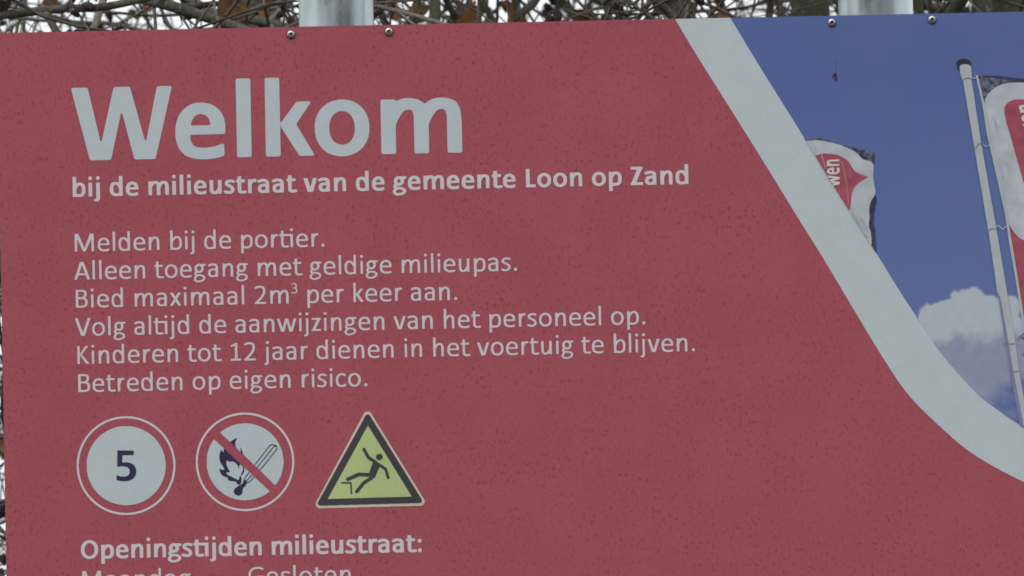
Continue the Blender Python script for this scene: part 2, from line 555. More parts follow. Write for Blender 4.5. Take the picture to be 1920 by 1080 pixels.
# ------------------------------------------------------------------ the typeface (humanist sans, two weights)
def font(bold):
    V, H = (127, 101) if bold else (88, 71)
    v, h = V/2, H/2
    xh = 476 if bold else 468
    asc = 687 if bold else 684
    cap = 637 if bold else 634
    T, Bt = xh+10-h, -10+h
    G = {}
    k = .56
    def stem(x, y0, y1): return ('P', [(x-v, y0), (x+v, y0), (x+v, y1), (x-v, y1)], 1)
    def bar(x0, x1, y, hh=None):
        q = h if hh is None else hh/2
        return ('P', [(x0, y-q), (x1, y-q), (x1, y+q), (x0, y+q)], 1)
    def S(p, VV=None, HH=None): return ('S', p, VV or V, HH or H)
    def diag(x0, y0, x1, y1, w):
        return ('P', [(x0-w/2, y0), (x0+w/2, y0), (x1+w/2, y1), (x1-w/2, y1)], 1)
    def oval(x0, x1, y0, y1, kk=.60):
        cx, cy, a, b_ = (x0+x1)/2, (y0+y1)/2, (x1-x0)/2, (y1-y0)/2
        p = path((cx+a, cy), (cx+a, cy+kk*b_, cx+kk*a, cy+b_, cx, cy+b_), (cx-kk*a, cy+b_, cx-a, cy+kk*b_, cx-a, cy),
                 (cx-a, cy-kk*b_, cx-kk*a, cy-b_, cx, cy-b_), (cx+kk*a, cy-b_, cx+a, cy-kk*b_, cx+a, cy), (cx+a, cy+8))
        return S(p)
    def arch(s, r, y0=0):
        w = r-s
        return S(path((s+.02*w, xh*.57), (s+.18*w, xh*.80, s+.34*w, T+2, s+.60*w, T), (s+.90*w, T, r, xh*.86, r, xh*.60), (r, y0)))
    # o family
    oL, oR = (30, 508) if bold else (38, 489)
    G['o'] = ([oval(oL+v, oR-v, Bt, T)], 538 if bold else 527)
    eL, eR = (33, 470) if bold else (39, 458)
    mid = 246 if bold else 246
    rc = eR-v
    hb = 82 if bold else 60
    G['e'] = ([bar(eL+v*.9, eR-3, mid, hb),
               S(path((rc, mid-hb/2+2), (rc, mid+20), (rc, T-60, rc-60, T, (eL+eR)/2+3, T), (eL+v+60, T, eL+v, T-90, eL+v, xh/2-6),
                      (eL+v, 60, eL+v+80, Bt, (eL+eR)/2+34, Bt), (eR-110, Bt, eR-60, Bt+10, eR-2, Bt+(40 if bold else 34)))),
               ('P', [(eR-12, -60), (eR+60, -60), (eR+60, 140), (eR-12, 140)], -1)],
              503 if bold else 498)
    cR = 388 if bold else 385
    G['c'] = ([S(path((cR-10, T-42), (cR-50, T-8, cR-80, T, cR-120, T), (eL+v+40, T, eL+v, T-80, eL+v, xh/2-6),
                      (eL+v, 70, eL+v+50, Bt, cR-120, Bt), (cR-70, Bt, cR-40, Bt+14, cR-8, Bt+44)))], 418 if bold else 423)
    sL = (62 if bold else 78)
    s = sL+v
    nr = (478 if bold else 449)-v
    nA = 537 if bold else 525
    G['n'] = ([stem(s, 0, xh), arch(s, nr)], nA)
    G['h'] = ([stem(s, 0, asc), arch(s, nr)], nA)
    if bold: m2, m3, mA = s+287, s+574, 813
    else: m2, m3, mA = s+279, s+558, 799
    G['m'] = ([stem(s, 0, xh), arch(s, m2), arch(m2, m3)], mA)
    G['r'] = ([stem(s, 0, xh), S(path((s, xh*.55), (s+30, xh*.85, s+85, T+4, s+(176 if bold else 150), T-4), (s+(232 if bold else 200), T-8)), None, H*1.08)],
              355 if bold else 349)
    # u = n turned
    def turn(it, W_):
        return (it[0], [(W_-x, xh-y) for x, y in it[1]], *it[2:])
    uW = nA
    G['u'] = ([turn(x, uW) for x in G['n'][0]], nA)
    bR = (506 if bold else 487)
    def bowl(s_, r, flip=False, W_=0):
        w = r-s_
        p = path((s_+.02*w, xh*.57), (s_+.17*w, xh*.80, s_+.34*w, T+2, s_+.56*w, T), (s_+.86*w, T, r, xh*.82, r, xh*.50),
                 (r, xh*.16, s_+.82*w, Bt, s_+.48*w, Bt), (s_+.30*w, Bt, s_+.10*w, Bt+8, s_, Bt+40))
        if flip: p = [(W_-x, y) for x, y in p]
        return S(p)
    dsc = -183
    G['b'] = ([stem(s, 0, asc), bowl(s, bR-v)], nA)
    G['p'] = ([stem(s, dsc, xh), bowl(s, bR-v)], nA)
    G['d'] = ([stem(nA-s, 0, asc), bowl(s, bR-v, True, nA)], nA)
    G['l'] = ([stem((246 if bold else 229)/2, 0, asc)], 246 if bold else 229)
    ic = (246 if bold else 229)/2
    dr = 68 if bold else 54
    dy = 627 if bold else 618
    G['i'] = ([stem(ic, 0, xh), ('D', ic, dy, dr, dr*.96)], ic*2)
    jc = ic+8
    G['j'] = ([S(path((jc, xh), (jc, -60), (jc, -120, jc-30, dsc+h, jc-(100 if bold else 92), dsc+h+4))), ('D', jc, dy, dr, dr*.96)], 255 if bold else 239)
    # a
    aL, aR, aA = (34, 428, 494) if bold else (45, 406, 479)
    ar = aR-v
    G['a'] = ([S(path((aL+32, T-40), (aL+90, T-6, aL+130, T, aL+190, T), (ar-30, T, ar, T-50, ar, T-130), (ar, 0))),
               S(path((ar, xh*.565), (aL+200, xh*.565), (aL+v+40, xh*.565, aL+v, xh*.50, aL+v, xh*.285),
                      (aL+v, Bt+50, aL+v+40, Bt, aL+165, Bt), (aL+240, Bt, ar-30, Bt+30, ar, Bt+85)), None, H*.93)], aA)
    # s
    q0, q1, sA = (30, 370, 399) if bold else (36, 357, 391)
    G['s'] = ([S(path((q1-22, T-30), (q1-90, T+2, q0+200, T, q0+165, T), (q0+85, T, q0+v, T-45, q0+v+2, xh*.735),
                      (q0+v, xh*.56, q1-v, xh*.56, q1-v, xh*.285), (q1-v, Bt+40, q1-110, Bt, q0+150, Bt), (q0+80, Bt, q0+50, Bt+10, q0+10, Bt+34)), V*.94, None)], sA)
    # t
    tc = (96 if bold else 92)+v*.4
    tR = 333 if bold else 325
    G['t'] = ([S(path((tc+8, 590), (tc+8, 130), (tc+8, 40, tc+60, Bt, tc+130, Bt), (tR-40, Bt, tR-30, Bt+2, tR-8, Bt+10))),
               bar(14, tR-8, xh-h+1, H)], 347 if bold else 335)
    tA = G['t'][1]
    G['ti'] = ([*G['t'][0], bar(14, tA+ic, xh-h+1, H), stem(tA+ic, 0, xh), ('D', tA+ic, dy, dr, dr*.96)], tA+ic*2)
    # g, two-storey
    gl, gr, gA = (34, 392, 474) if bold else (48, 378, 471)
    G['g'] = ([oval(gl+v, gr-v, (146 if bold else 152)+h, xh+8-h, .58),
               bar((gl+gr)/2+20, (470 if bold else 448), xh-h, H*.92),
               S(path((gl+v+14, 185), (gl+6+v*.2, 150, gl+v*.3, 92, gl+v+36, 78), (gl+140, 66, gr-60, 78, gr-v+4, 42),
                      (gr+34, 20, gr+34, -60, gr-30, -100), (gr-120, -160, gl+60, -165, gl+v*.75-12, -100), (gl-10, -50, gl+20, 10, gl+v+55, 62)), V*.88, H*.86)], gA)
    # diagonals
    wv = V*1.10
    if bold: vL, vR, vA = 4, 470, 473
    else: vL, vR, vA = 10, 442, 452
    vm = (vL+vR)/2
    G['v'] = ([diag(vm-wv*.17, 0, vL+wv/2, xh, wv), diag(vm+wv*.17, 0, vR-wv/2, xh, wv)], vA)
    wL, wR, wA = (8, 742, 750) if bold else (13, 702, 715)
    ww = wv*.96
    c1, c2, cm = wL+(wR-wL)*.285, wL+(wR-wL)*.715, (wL+wR)/2
    G['w'] = ([diag(c1-8, 0, wL+ww/2, xh, ww), diag(c1+12, 0, cm-8, xh, ww*.95), diag(c2-12, 0, cm+8, xh, ww*.95), diag(c2+8, 0, wR-ww/2, xh, ww)], wA)
    G['x'] = ([diag(12+wv*.55, 0, 418-wv*.55, xh, wv*1.12), diag(420-wv*.5, 0, 14+wv*.52, xh, wv*1.12)], 433)
    G['z'] = ([bar(38, 358, xh-h), bar(32, 364, h), diag(38+wv*.62, h, 352-wv*.62, xh-h, wv*1.15)], 395)
    kx = sL+V
    if bold:
        G['k'] = ([stem(s, 0, asc), ('P', [(sL+138, 297), (sL+275, xh), (sL+407, xh), (sL+268, 280), (sL+428, 0), (sL+293, 0), (sL+140, 252)], 1)], 479)
    else:
        G['k'] = ([stem(s, 0, asc), ('P', [(kx+2, 275), (kx+163, xh), (kx+262, xh), (kx+100, 262), (kx+281, 0), (kx+176, 0), (kx+2, 240)], 1)], 455)
    G['.'] = ([('D', 126, 50, 57, 56)], 252)
    dc = 70 if bold else 56
    G[':'] = ([('D', 134, 62, dc, dc), ('D', 134, 388, dc, dc)], 267)
    # capitals
    cB = sL+14
    G['W'] = ([('P', [(13, cap), (159, cap), (268, 139), (386, cap), (528, cap), (656, 137), (763, cap), (894, cap), (739, 0), (556, 0), (451, 432), (352, 0), (168, 0)], 1)], 906)
    G['M'] = ([stem(92+v*.94, 0, cap), stem(764-v*.94, 0, cap),
               ('P', [(92, cap), (92+V*1.45, cap), (428, 120), (764-V*1.45, cap), (764, cap), (764-V*.3, cap-60), (428+V*.48, 0), (428-V*.48, 0), (92+V*.3, cap-60)], 1)], 855)
    G['A'] = ([diag(8+wv*.52, 0, 290-wv*.12, cap, wv*1.04), diag(572-wv*.52, 0, 290+wv*.12, cap, wv*1.04), bar(130, 450, 190, H)], 579)
    G['V'] = ([diag(284-wv*.1, 0, 3+wv*.52, cap, wv*1.04), diag(284+wv*.1, 0, 565-wv*.52, cap, wv*1.04)], 567)
    G['B'] = ([stem(92+v, 0, cap),
               S(path((92+v, cap-h), (270, cap-h), (380, cap-h, 478-v, cap-50, 478-v, 485), (478-v, 400, 380, 340, 285, 340), (92+v, 340))),
               S(path((285, 340), (420, 340, 508-v, 280, 508-v, 185), (508-v, 80, 420, h, 270, h), (92+v, h)))], 544)
    G['K'] = ([stem(92+v, 0, cap), ('P', [(92+V, 350), (386, cap), (492, cap), (248, 336), (520, 0), (404, 0), (92+V, 312)], 1)], 520)
    G['G'] = ([S(path((562, cap-h-40), (500, cap+10-h, 430, cap+10-h, 372, cap+10-h), (190, cap+10-h, 46+v, 500, 46+v, 316),
                      (46+v, 130, 170, -10+h, 350, -10+h), (430, -10+h, 510, 10+h, 572-v, 60), (572-v, 330))), bar(352, 572, 300)], 631)
    G['L'] = ([stem(cB+v, 0, cap), bar(cB, 408, h)], 423)
    G['Z'] = ([bar(40, 440, cap-h), bar(26, 452, h), diag(32+wv*.62, h, 436-wv*.62, cap-h, wv*1.12)], 473)
    G['O'] = ([oval(38+v, 640-v, -10+h, cap+10-h, .57)], 676)
    # digits
    G['1'] = ([stem(282, 0, cap), bar(92, 450, h), S([(100, cap-120), (282, cap-36)], V*.8, H)], 507)
    G['2'] = ([S(path((78, cap-80), (130, cap-20, 180, cap+10-h, 245, cap+10-h), (350, cap+10-h, 412-v*.6, cap-90, 412-v*.6, 462),
                      (412-v*.6, 350, 330, 270, 210, 150), (96, 36))), bar(48, 454, h)], 507)
    G['3'] = ([S(path((80, cap-60), (150, cap-10, 190, cap+10-h, 250, cap+10-h), (340, cap+10-h, 420-v, cap-70, 420-v, 480), (420-v, 390, 340, 338, 250, 336), (160, 336))),
               S(path((250, 336), (370, 330, 450-v, 270, 450-v, 180), (450-v, 70, 350, -10+h, 230, -10+h), (160, -10+h, 110, 6+h, 62, 30+h)))], 507)
    return G

FONT = {True: font(True), False: font(False)}
LOOPS = {}
def glyph_loops(ch, bold):
    key = (ch, bold)
    if key not in LOOPS:
        items, adv = FONT[bold][ch]
        cell = 4.0 if bold else 5.0
        LOOPS[key] = shape_loops(items, cell, 2.1 if bold else 1.3)
    return LOOPS[key]

def ink(ch, bold):
    L = np.vstack(glyph_loops(ch, bold))
    return L[:, 0].min(), L[:, 0].max()

def tokens(text):
    out, i = [], 0
    while i < len(text):
        if text[i:i+2] == 'ti': out.append('ti'); i += 2
        else: out.append(text[i]); i += 1
    return out

def layout(text, bold, em, x0, x1):
    """glyph origins so that the ink runs from x0 to x1 (sign metres)"""
    tk = tokens(text)
    adv = [226 if t == ' ' else FONT[bold][t][1] for t in tk]
    a = ink(tk[0], bold)[0]; z = ink(tk[-1], bold)[1]
    nat = sum(adv[:-1])+z-a
    track = ((x1-x0)/em*1000-nat)/(len(tk)-1)
    xs, x = [], -a
    for ad in adv:
        xs.append(x0+x*em/1000); x += ad+track
    return [(t, q) for t, q in zip(tk, xs) if t != ' '], track

# ------------------------------------------------------------------ the sign
LAY = .00025                                         # thickness of one layer of print
SX0, SX1 = B(3, 580)[0], B(2268, 540)[0]
SZ1 = B(960, 41.8)[1]
SZ0 = SZ1 - 1.42
sign = empty("information_sign", (0, 0.05, 0))
tag(sign, "large dark red and white welcome sign for a recycling centre on two round steel posts", "sign")

pb = MB(); pb.box(SX0, SX1, .0, .004, SZ0, SZ1)
panel = pb.build("panel", M['alu'], sign)
for z in (SZ1-.012-.03, (SZ0+SZ1)/2, SZ0+.06):
    fb = MB(); fb.box(SX0+.03, SX1-.03, .0041, .0241, z-.02, z+.02)
    fb.build("mounting_rail", M['alu'], sign)

def sheet(name, pts, layer, mat, parent, label=None):
    me = flat_mesh(name, [pts], -LAY*layer)
    o = link(name, unify(me), parent, mat)
    if label: o['label'] = label
    return o

sheet("red_field", [(SX0, SZ0), (SX1, SZ0), (SX1, SZ1), (SX0, SZ1)], 1, M['red'], sign)

def clampx(p): return (min(p[0], SX1), min(p[1], SZ1))
bandL = [(1265.5, 35.2), (1304, 100), (1372, 208), (1440, 317), (1489, 397), (1542, 482), (1597, 574), (1656, 671.5), (1704, 741), (1766, 803), (1827, 853), (1920, 903.8), (2010, 938), (2110, 962), (2268, 984)]
bandR = [(1369, 33.0), (1408, 98), (1440, 150), (1500, 246), (1575, 368), (1648, 483), (1685, 543), (1721, 598), (1766, 663.4), (1827, 732.6), (1872, 769), (1920, 801), (2010, 846), (2110, 874), (2268, 900)]
tl = [B(*p) for p in smooth_path(bandL, 5)]
tr = [B(*p) for p in smooth_path(bandR, 5)]
tl[0] = (tl[0][0], SZ1); tr[0] = (tr[0][0], SZ1); tl[-1] = (SX1, tl[-1][1]); tr[-1] = (SX1, tr[-1][1])
sheet("white_band", tl + tr[::-1], 2, M['white'], sign)
pic_poly = tr + [(SX1, SZ1)]
picture = sheet("picture_print", pic_poly, 2.0, M['psky'], sign, "printed photograph of blue sky with cloud, flagpole and flags")

# clip region test for shapes that run under the white band: build the printed shapes as fields, cut by the picture outline
PICPX = [tuple(p) for p in smooth_path(bandR, 5)] + [(2268, 20), (1369, 10)]
def picshape(name, items, layer, mat, label=None, cell=.6, sig=1.0, parent=None):
    items = list(items)+[('P', PICPX, 0)]
    lp = shape_loops(items, cell, sig)
    me = flat_mesh(name, lp, -LAY*layer, lambda p: B(*p))
    o = link(name, unify(me), parent or picture, mat)
    if label: o['label'] = label
    return o

def C(ox, oy, s_, pts): return [(ox+x/s_, oy+y/s_) for x, y in pts]

# cloud
cl = C(1700, 520, 3.6, [(40, 330), (72, 300), (84, 262), (92, 228), (108, 210), (125, 190), (150, 186), (168, 190), (205, 176), (235, 163), (280, 152), (300, 140), (302, 118), (322, 100),
     (352, 102), (372, 90), (410, 84), (440, 74), (466, 66), (474, 80), (500, 96), (535, 122), (575, 126), (600, 140), (640, 150), (690, 130), (735, 138), (755, 158), (775, 200)])
cl += [(1940, 600), (2268, 560), (2268, 950), (1700, 900), (1700, 620)]
rc_ = np.random.default_rng(2)
def billow(pts):
    out = smooth_path(pts[:33], 5)+pts[33:]
    a = rc_.normal(0, 1, len(out)); a = np.convolve(a, [.3, .5, .3], 'same')
    return [(x+.6*rc_.normal(), y+1.0*a[i]) if i < len(out)-6 else (x, y) for i, (x, y) in enumerate(out)]
cl = billow(cl)
edge_ = cl[:-5]
for w_, c_, ly_ in ((9.5, (.20, .27, .55), 2.5), (6.5, (.29, .36, .60), 2.65), (3.5, (.40, .46, .66), 2.8)):   # the printed cloud's hazy rim
    picshape("cloud_rim_print", [('S', edge_, w_, w_, True)], ly_, printed("cloud_rim_ink", c_, .08, 0, vscale=150))
picshape("cloud_print", [('P', cl, 1)], 3, M['pcloud'], sig=1.6)

# left flag
F1 = lambda pts: C(1500, 240, 4.5, pts)
picshape("flag_hem_print", [('P', F1([(0, 60), (60, 92), (180, 88), (300, 120), (480, 172), (560, 190), (624, 202), (622, 300), (590, 300), (480, 240), (300, 160), (60, 130)]), 1)], 4, M['hem'])
picshape("flag_fold_print", [('P', F1([(628, 550), (646, 590), (640, 640), (626, 710), (620, 800), (634, 870), (640, 960), (644, 1050), (620, 1060), (560, 920), (575, 640)]), 1)], 4, M['hemdark'])
picshape("flag_print", [('P', smooth_path(F1([(-60, 112), (55, 112), (130, 104), (200, 110), (290, 130), (370, 156), (470, 205), (505, 240), (540, 268), (590, 282), (615, 300), (622, 330), (618, 400), (626, 480), (636, 550),
     (598, 620), (584, 680), (586, 760), (580, 830), (596, 880), (604, 990), (580, 1010), (300, 800), (-60, 300)]), 4, True), 1)], 5, M['flagwhite'])
picshape("flag_red_print", [('P', smooth_path(F1([(120, 236), (150, 226), (200, 216), (300, 224), (360, 248), (410, 285), (440, 335), (462, 364), (500, 384), (576, 413)]), 4) +
     smooth_path(F1([(576, 413), (520, 445), (470, 485), (442, 535), (430, 600), (424, 690)]), 4) + F1([(380, 700), (100, 400)]), 1)], 6, M['flagred'], sig=.7)
for pts, w in (([(350, 285), (385, 420), (400, 560), (408, 640)], 9), ([(420, 330), (425, 420)], 6), ([(180, 225), (205, 300), (215, 340)], 12), ([(500, 395), (545, 412)], 7)):
    picshape("fold_line_print", [('S', F1(smooth_path(pts, 4)), w/4.5, w/4.5, True)], 7, M['joint'] if w < 0 else printed("fold_line_ink", (.62, .30, .35), .1), sig=.8)
for it in [('P', F1([(440, 640), (470, 740), (520, 830), (590, 930), (560, 930), (470, 800), (430, 700)]), 1),
                              ('P', F1([(500, 740), (560, 800), (590, 900), (540, 860)]), 1),
                              ('P', F1([(110, 130), (135, 170), (140, 215), (125, 215), (118, 170)]), 1)]:
    picshape("flag_shade_print", [it], 6, M['fold'], sig=2.5)
for it in [('P', F1([(490, 190), (520, 195), (530, 235), (580, 255), (540, 265), (505, 235)]), 1), ('P', F1([(612, 205), (628, 210), (624, 300), (608, 285)]), 1)]:
    picshape("flag_crease_print", [it], 6, M['hemdark'], sig=.8)

# lettering on the flags: turned a quarter, reading upwards
def flag_word(word, origin, ax_adv, ax_up, em_adv, em_up, layer, mat, name="flag_lettering"):
    """origin px; ax_adv the px direction along the line, ax_up the px direction of the letters' tops"""
    items_all = []
    x = 0
    loops = []
    for ch in word:
        for L in glyph_loops(ch, True):
            loops.append([(origin[0]+ax_adv[0]*(px+x)*em_adv/1000+ax_up[0]*py*em_up/1000,
                           origin[1]+ax_adv[1]*(px+x)*em_adv/1000+ax_up[1]*py*em_up/1000) for px, py in L])
        x += FONT[True][ch][1]
    # clip by re-rasterising inside the picture
    pos_, neg = [], []
    items = []
    for L in loops:
        A = sum(L[i][0]*L[(i+1) % len(L)][1]-L[(i+1) % len(L)][0]*L[i][1] for i in range(len(L)))/2
        items.append((abs(A), L))
    # even-odd through one combined polygon mask
    xs = [p[0] for L in loops for p in L]; ys = [p[1] for L in loops for p in L]
    cell = .35
    X, Y = np.meshgrid(np.arange(min(xs)-3, max(xs)+3, cell), np.arange(min(ys)-3, max(ys)+3, cell))
    A = np.zeros(X.shape, bool)
    for L in loops: A ^= poly_mask(X, Y, L)
    A &= poly_mask(X, Y, PICPX)
    lp = contours(blur(A.astype(float), 1.0), X[0, 0], Y[0, 0], cell)
    me = flat_mesh(name, lp, -LAY*layer, lambda p: B(*p))
    return link(name, unify(me), picture, mat)
flag_word("wen", (1574.5, 350), (-.02, -1), (-1, .04), 29.5, 49, 7.5, M['letters'])

# pole
poleL = [(1809, 120.5), (1801.5, 122), (1799, 126), (1801, 140), (1806, 154), (1824, 260), (1840, 355), (1855, 445), (1870.5, 552), (1884, 636), (1892.5, 692), (1912, 798), (1935, 920)]
poleR = [(1811, 120.5), (1818, 122), (1821, 126), (1822, 140), (1822, 152), (1838.3, 260), (1855, 355), (1871, 445), (1889, 552), (1903, 636), (1910, 692), (1929, 798), (1952, 920)]
picshape("flagpole_print", [('P', poleL+poleR[::-1], 1)], 6, M['pole'], sig=.8)
sh = [(x-.5, y) for x, y in poleL if y > 500]
picshape("flagpole_shade_print", [('P', [(1868, 545), (1871, 552), (1884, 636), (1892.5, 692), (1912, 798), (1930, 890), (1935, 890), (1919, 798), (1899, 692), (1889.5, 636), (1875, 556)], 1)], 7, M['poleshade'], sig=.8)
picshape("flagpole_cap_print", [('D', 1806.8, 119.5, 14, 9.5), ('P', [(1793, 118), (1795.5, 130), (1818, 128), (1820.5, 118)], 1)], 5.5, M['capink'], cell=.4, sig=1.0)
jts = []
for (x0, y0, x1, y1) in ((1802, 151, 1822, 148), (1828, 277, 1845, 271), (1850, 436, 1868, 430), (1882, 641, 1903, 644), (1892, 692, 1911, 696)):
    jts.append(('S', smooth_path([(x0, y0+2), ((x0+x1)/2, min(y0, y1)-1.5 if y0 < 500 else max(y0, y1)+1), (x1, y1)], 4), 1.5, 1.7))
for j in jts: picshape("flagpole_joint_print", [j], 7.5, M['joint'], cell=.4, sig=.6)
for it in [('S', [(1842, 270), (1848, 275), (1855, 272)], 1.6, 1.6), ('S', [(1868, 423), (1876, 426), (1880, 431), (1887, 424)], 1.6, 1.6), ('S', [(1822, 146), (1830, 147)], 1.6, 1.6)]:
    picshape("flag_clip_print", [it], 6, M['flagwhite'], cell=.4, sig=.6)
# right flag
F2 = lambda pts: C(1760, 80, 6.0, pts)
tube = [(1829, 141), (1833, 141), (1846.5, 197), (1855, 250), (1889, 400), (1896.5, 450), (1908.5, 521), (1919, 590), (1924, 625), (1919, 625), (1914, 590), (1903.5, 521), (1891, 450), (1884, 400), (1850, 250), (1842, 197)]
picshape("flag_hem_print", [('P', [(1834, 142), (1870, 143), (1925, 149), (2060, 164), (2060, 180), (1846, 205)], 1)], 3, M['hem'])
picshape("flag_hem_edge_print", [('P', [(1834, 141.5), (1870, 142.5), (1925, 148.5), (2060, 163), (2060, 168), (1925, 155), (1868, 147)], 1)], 3.4, M['hemdark'])
fl = smooth_path([(2060, 172), (1960, 157), (1920, 155.5), (1900, 155), (1880, 158), (1864, 166), (1851, 178), (1846, 192), (1846.5, 205), (1850, 232), (1858, 275), (1870, 325), (1887, 398), (1889.5, 412), (1896, 428), (1907, 442), (1920, 451), (1960, 470), (2060, 480)], 4)
picshape("flag_red_print", [('P', [(1887, 398), (1896, 450), (1908, 521), (1920, 592), (1940, 720), (2080, 760), (2080, 300), (1960, 380)], 1)], 4, M['flagred'])
picshape("flag_print", [('P', fl, 1)], 5, M['flagwhite'])
picshape("flag_red_print", [('P', smooth_path([(2040, 215), (1960, 192), (1920, 186.5), (1902, 187), (1889, 193), (1883, 204), (1885, 222), (1893.5, 252), (1907, 300), (1920, 344), (1934, 385), (1960, 420), (2040, 440)], 4, True), 1)], 6, M['flagred'])
for it in [('P', [(1873, 292), (1880, 320), (1883, 345), (1876, 330), (1871, 300)], 1), ('P', [(1882, 285), (1893, 318), (1896, 332), (1888, 312)], 1), ('P', [(1863, 215), (1872, 240), (1874, 262), (1866, 240)], 1)]:
    picshape("flag_shade_print", [it], 6, M['fold'], sig=2.5)
picshape("flag_rod_print", [('P', tube, 1)], 7, M['pole'], cell=.5, sig=.7)
flag_word("wen", (1951, 260), (-.22, -1), (-1, -.04), 36, 58, 7.5, M['letters'])
for it in [('S', smooth_path([(1906, 636), (1914, 630), (1921, 625), (1935, 618)], 3), 1.6, 1.6), ('S', [(1915, 633), (1926, 634), (1938, 640)], 3, 3), ('D', 1919, 664, 1.6, 2.2)]:
    picshape("twig_print", [it], 8, M['hem'], cell=.4, sig=.6)

# ------------------------------------------------------------------ lettering on the sign
def text_line(text, bold, em_px, x0, x1, ybase_px, label, letters=False):
    """x0, x1: ink limits at photo pixels along the baseline that passes (x0, ybase)"""
    bx, bz = B(x0, ybase_px)
    ex = B(x1, ybase_px-(x1-x0)*.0208)[0]
    em = em_px*MMPX
    gl, track = layout(text, bold, em, bx, ex)
    print("LINE", text[:14], "track %.1f" % track)
    cache = {}
    if letters:
        line = bpy.data.objects.new("lettering", None); COL.objects.link(line); line.parent = sign
        line.location = -sign.location
        line['label'] = label
        for t, gx in gl:
            me = flat_mesh("letter", glyph_loops(t, bold), -LAY*2, lambda p: (gx+p[0]*em/1000, bz+p[1]*em/1000))
            o = link("letter", unify(me), line, M['letters'])
        return
    lp = []
    for t, gx in gl:
        for L in glyph_loops(t, bold):
            lp.append([(gx+x*em/1000, bz+y*em/1000) for x, y in L])
    o = link("lettering", unify(flat_mesh("lettering", lp, -LAY*2)), sign, M['letters'])
    o['label'] = label
    return gl, em, bz

# the heading, each letter a piece
heading = bpy.data.objects.new("lettering", None); COL.objects.link(heading); heading.parent = sign
heading['label'] = "big white bold heading reading Welkom"
EM = 215.5*MMPX
for ch, lx in (('W', 136.3), ('e', 329.8), ('l', 444.6), ('k', 498.8), ('o', 591.2), ('m', 715.3)):
    ybase = 297.6-(lx-330)*.0208
    bx, bz = B(lx, ybase)
    a = ink(ch, True)[0]
    gx = bx-a*EM/1000
    me = flat_mesh("letter", glyph_loops(ch, True), -LAY*2, lambda p: (gx+p[0]*EM/1000, bz+p[1]*EM/1000))
    link("letter", unify(me), heading, M['white'])
heading.location = (0, 0, 0)
for o in list(heading.children): o.location = -sign.location

LINES = [
    ("bij de milieustraat van de gemeente Loon op Zand", True, 54.6, 136.5, 1291, 369.2, "white bold line under the heading naming the site and municipality"),
    ("Melden bij de portier.", False, 53.0, 140.5, 608.5, 472.0, "first line of small white text, about the gatekeeper"),
    ("Alleen toegang met geldige milieupas.", False, 53.0, 139.5, 969.5, 524.8, "second line of small white text, about the pass"),
    ("Volg altijd de aanwijzingen van het personeel op.", False, 53.0, 141, 1210, 630.2, "fourth line of small white text, about following the staff"),
    ("Kinderen tot 12 jaar dienen in het voertuig te blijven.", False, 53.0, 145.5, 1303, 682.6, "fifth line of small white text, about children"),
    ("Betreden op eigen risico.", False, 53.0, 147, 689, 735.4, "sixth line of small white text, own risk"),
    ("Openingstijden milieustraat:", True, 54.2, 152, 791, 1048.2, "white bold line above the opening hours"),
    ("Maandag", False, 53.0, 154.5, 358, 1104.5, "weekday word cut by the bottom edge of the photo"),
    ("Gesloten", False, 53.0, 466, 658, 1097.5, "word for closed beside the weekday"),
]
for L in LINES: text_line(*L)
# third line, with the raised 3
text_line("Bied maximaal 2m", False, 53.0, 142.5, 541.5, 577.2, "third line of small white text, first half with the amount")
text_line("per keer aan.", False, 53.0, 576.5, 857.5, 577.2-(576.5-142.5)*.0208, "third line of small white text, second half")
bx, bz = B(546.6, 550.3)
lp = [[(bx+(x-62)*.0285*MMPX, bz+y*.0297*MMPX) for x, y in L] for L in glyph_loops('3', False)]
link("raised_number", unify(flat_mesh("raised_number", lp, -LAY*2)), sign, M['letters'])

# ------------------------------------------------------------------ pictograms (printed)
def icon(name, parts, label):
    """parts: (part name, items in px, layer, material, cell, sig); the first one is the parent sheet"""
    first = None
    for pn, items, layer, mat, cell, sig in parts:
        lp = shape_loops(items, cell, sig)
        me = unify(flat_mesh(pn, lp, -LAY*layer, lambda p: B(*p)))
        if first is None:
            first = link(name, me, sign, mat); first['label'] = label
        else:
            link(pn, me, first, mat)
    return first

def circle(cx, cy, r, op=1): return ('D', cx, cy, r, r, op)
I1 = lambda pts: C(130, 760, 4.909, pts)
five = path((443, 414), (593, 417), (592, 458), (489, 458), (486, 527), (560, 512, 616, 545, 616, 606), (616, 672, 560, 699, 504, 698), (474, 698, 452, 692, 434, 686),
            (436, 641), (456, 652, 476, 656, 500, 656), (535, 656, 556, 640, 556, 607), (556, 568, 520, 552, 440, 566))
five = I1(five)
icon("speed_limit_print", [("disc", [circle(236.5, 873.2, 74.2)], 2, M['white'], .8, 1.0),
                           ("ring", [circle(236.4, 873.1, 92.6), circle(236.4, 873.1, 88.6, -1)], 2, M['letters'], .6, .8),
                           ("number_five", [('P', five, 1)], 3, M['ink'], .3, 1.2)], "round white speed limit symbol with a dark 5")
I2 = lambda pts: C(350, 760, 4.909, pts)
slash = ('P', I2([(200, 150), (315, 258), (520, 452), (640, 565), (812, 735), (900, 820), (860, 880), (763, 790), (640, 675), (460, 505), (255, 315), (150, 220)]), -1)
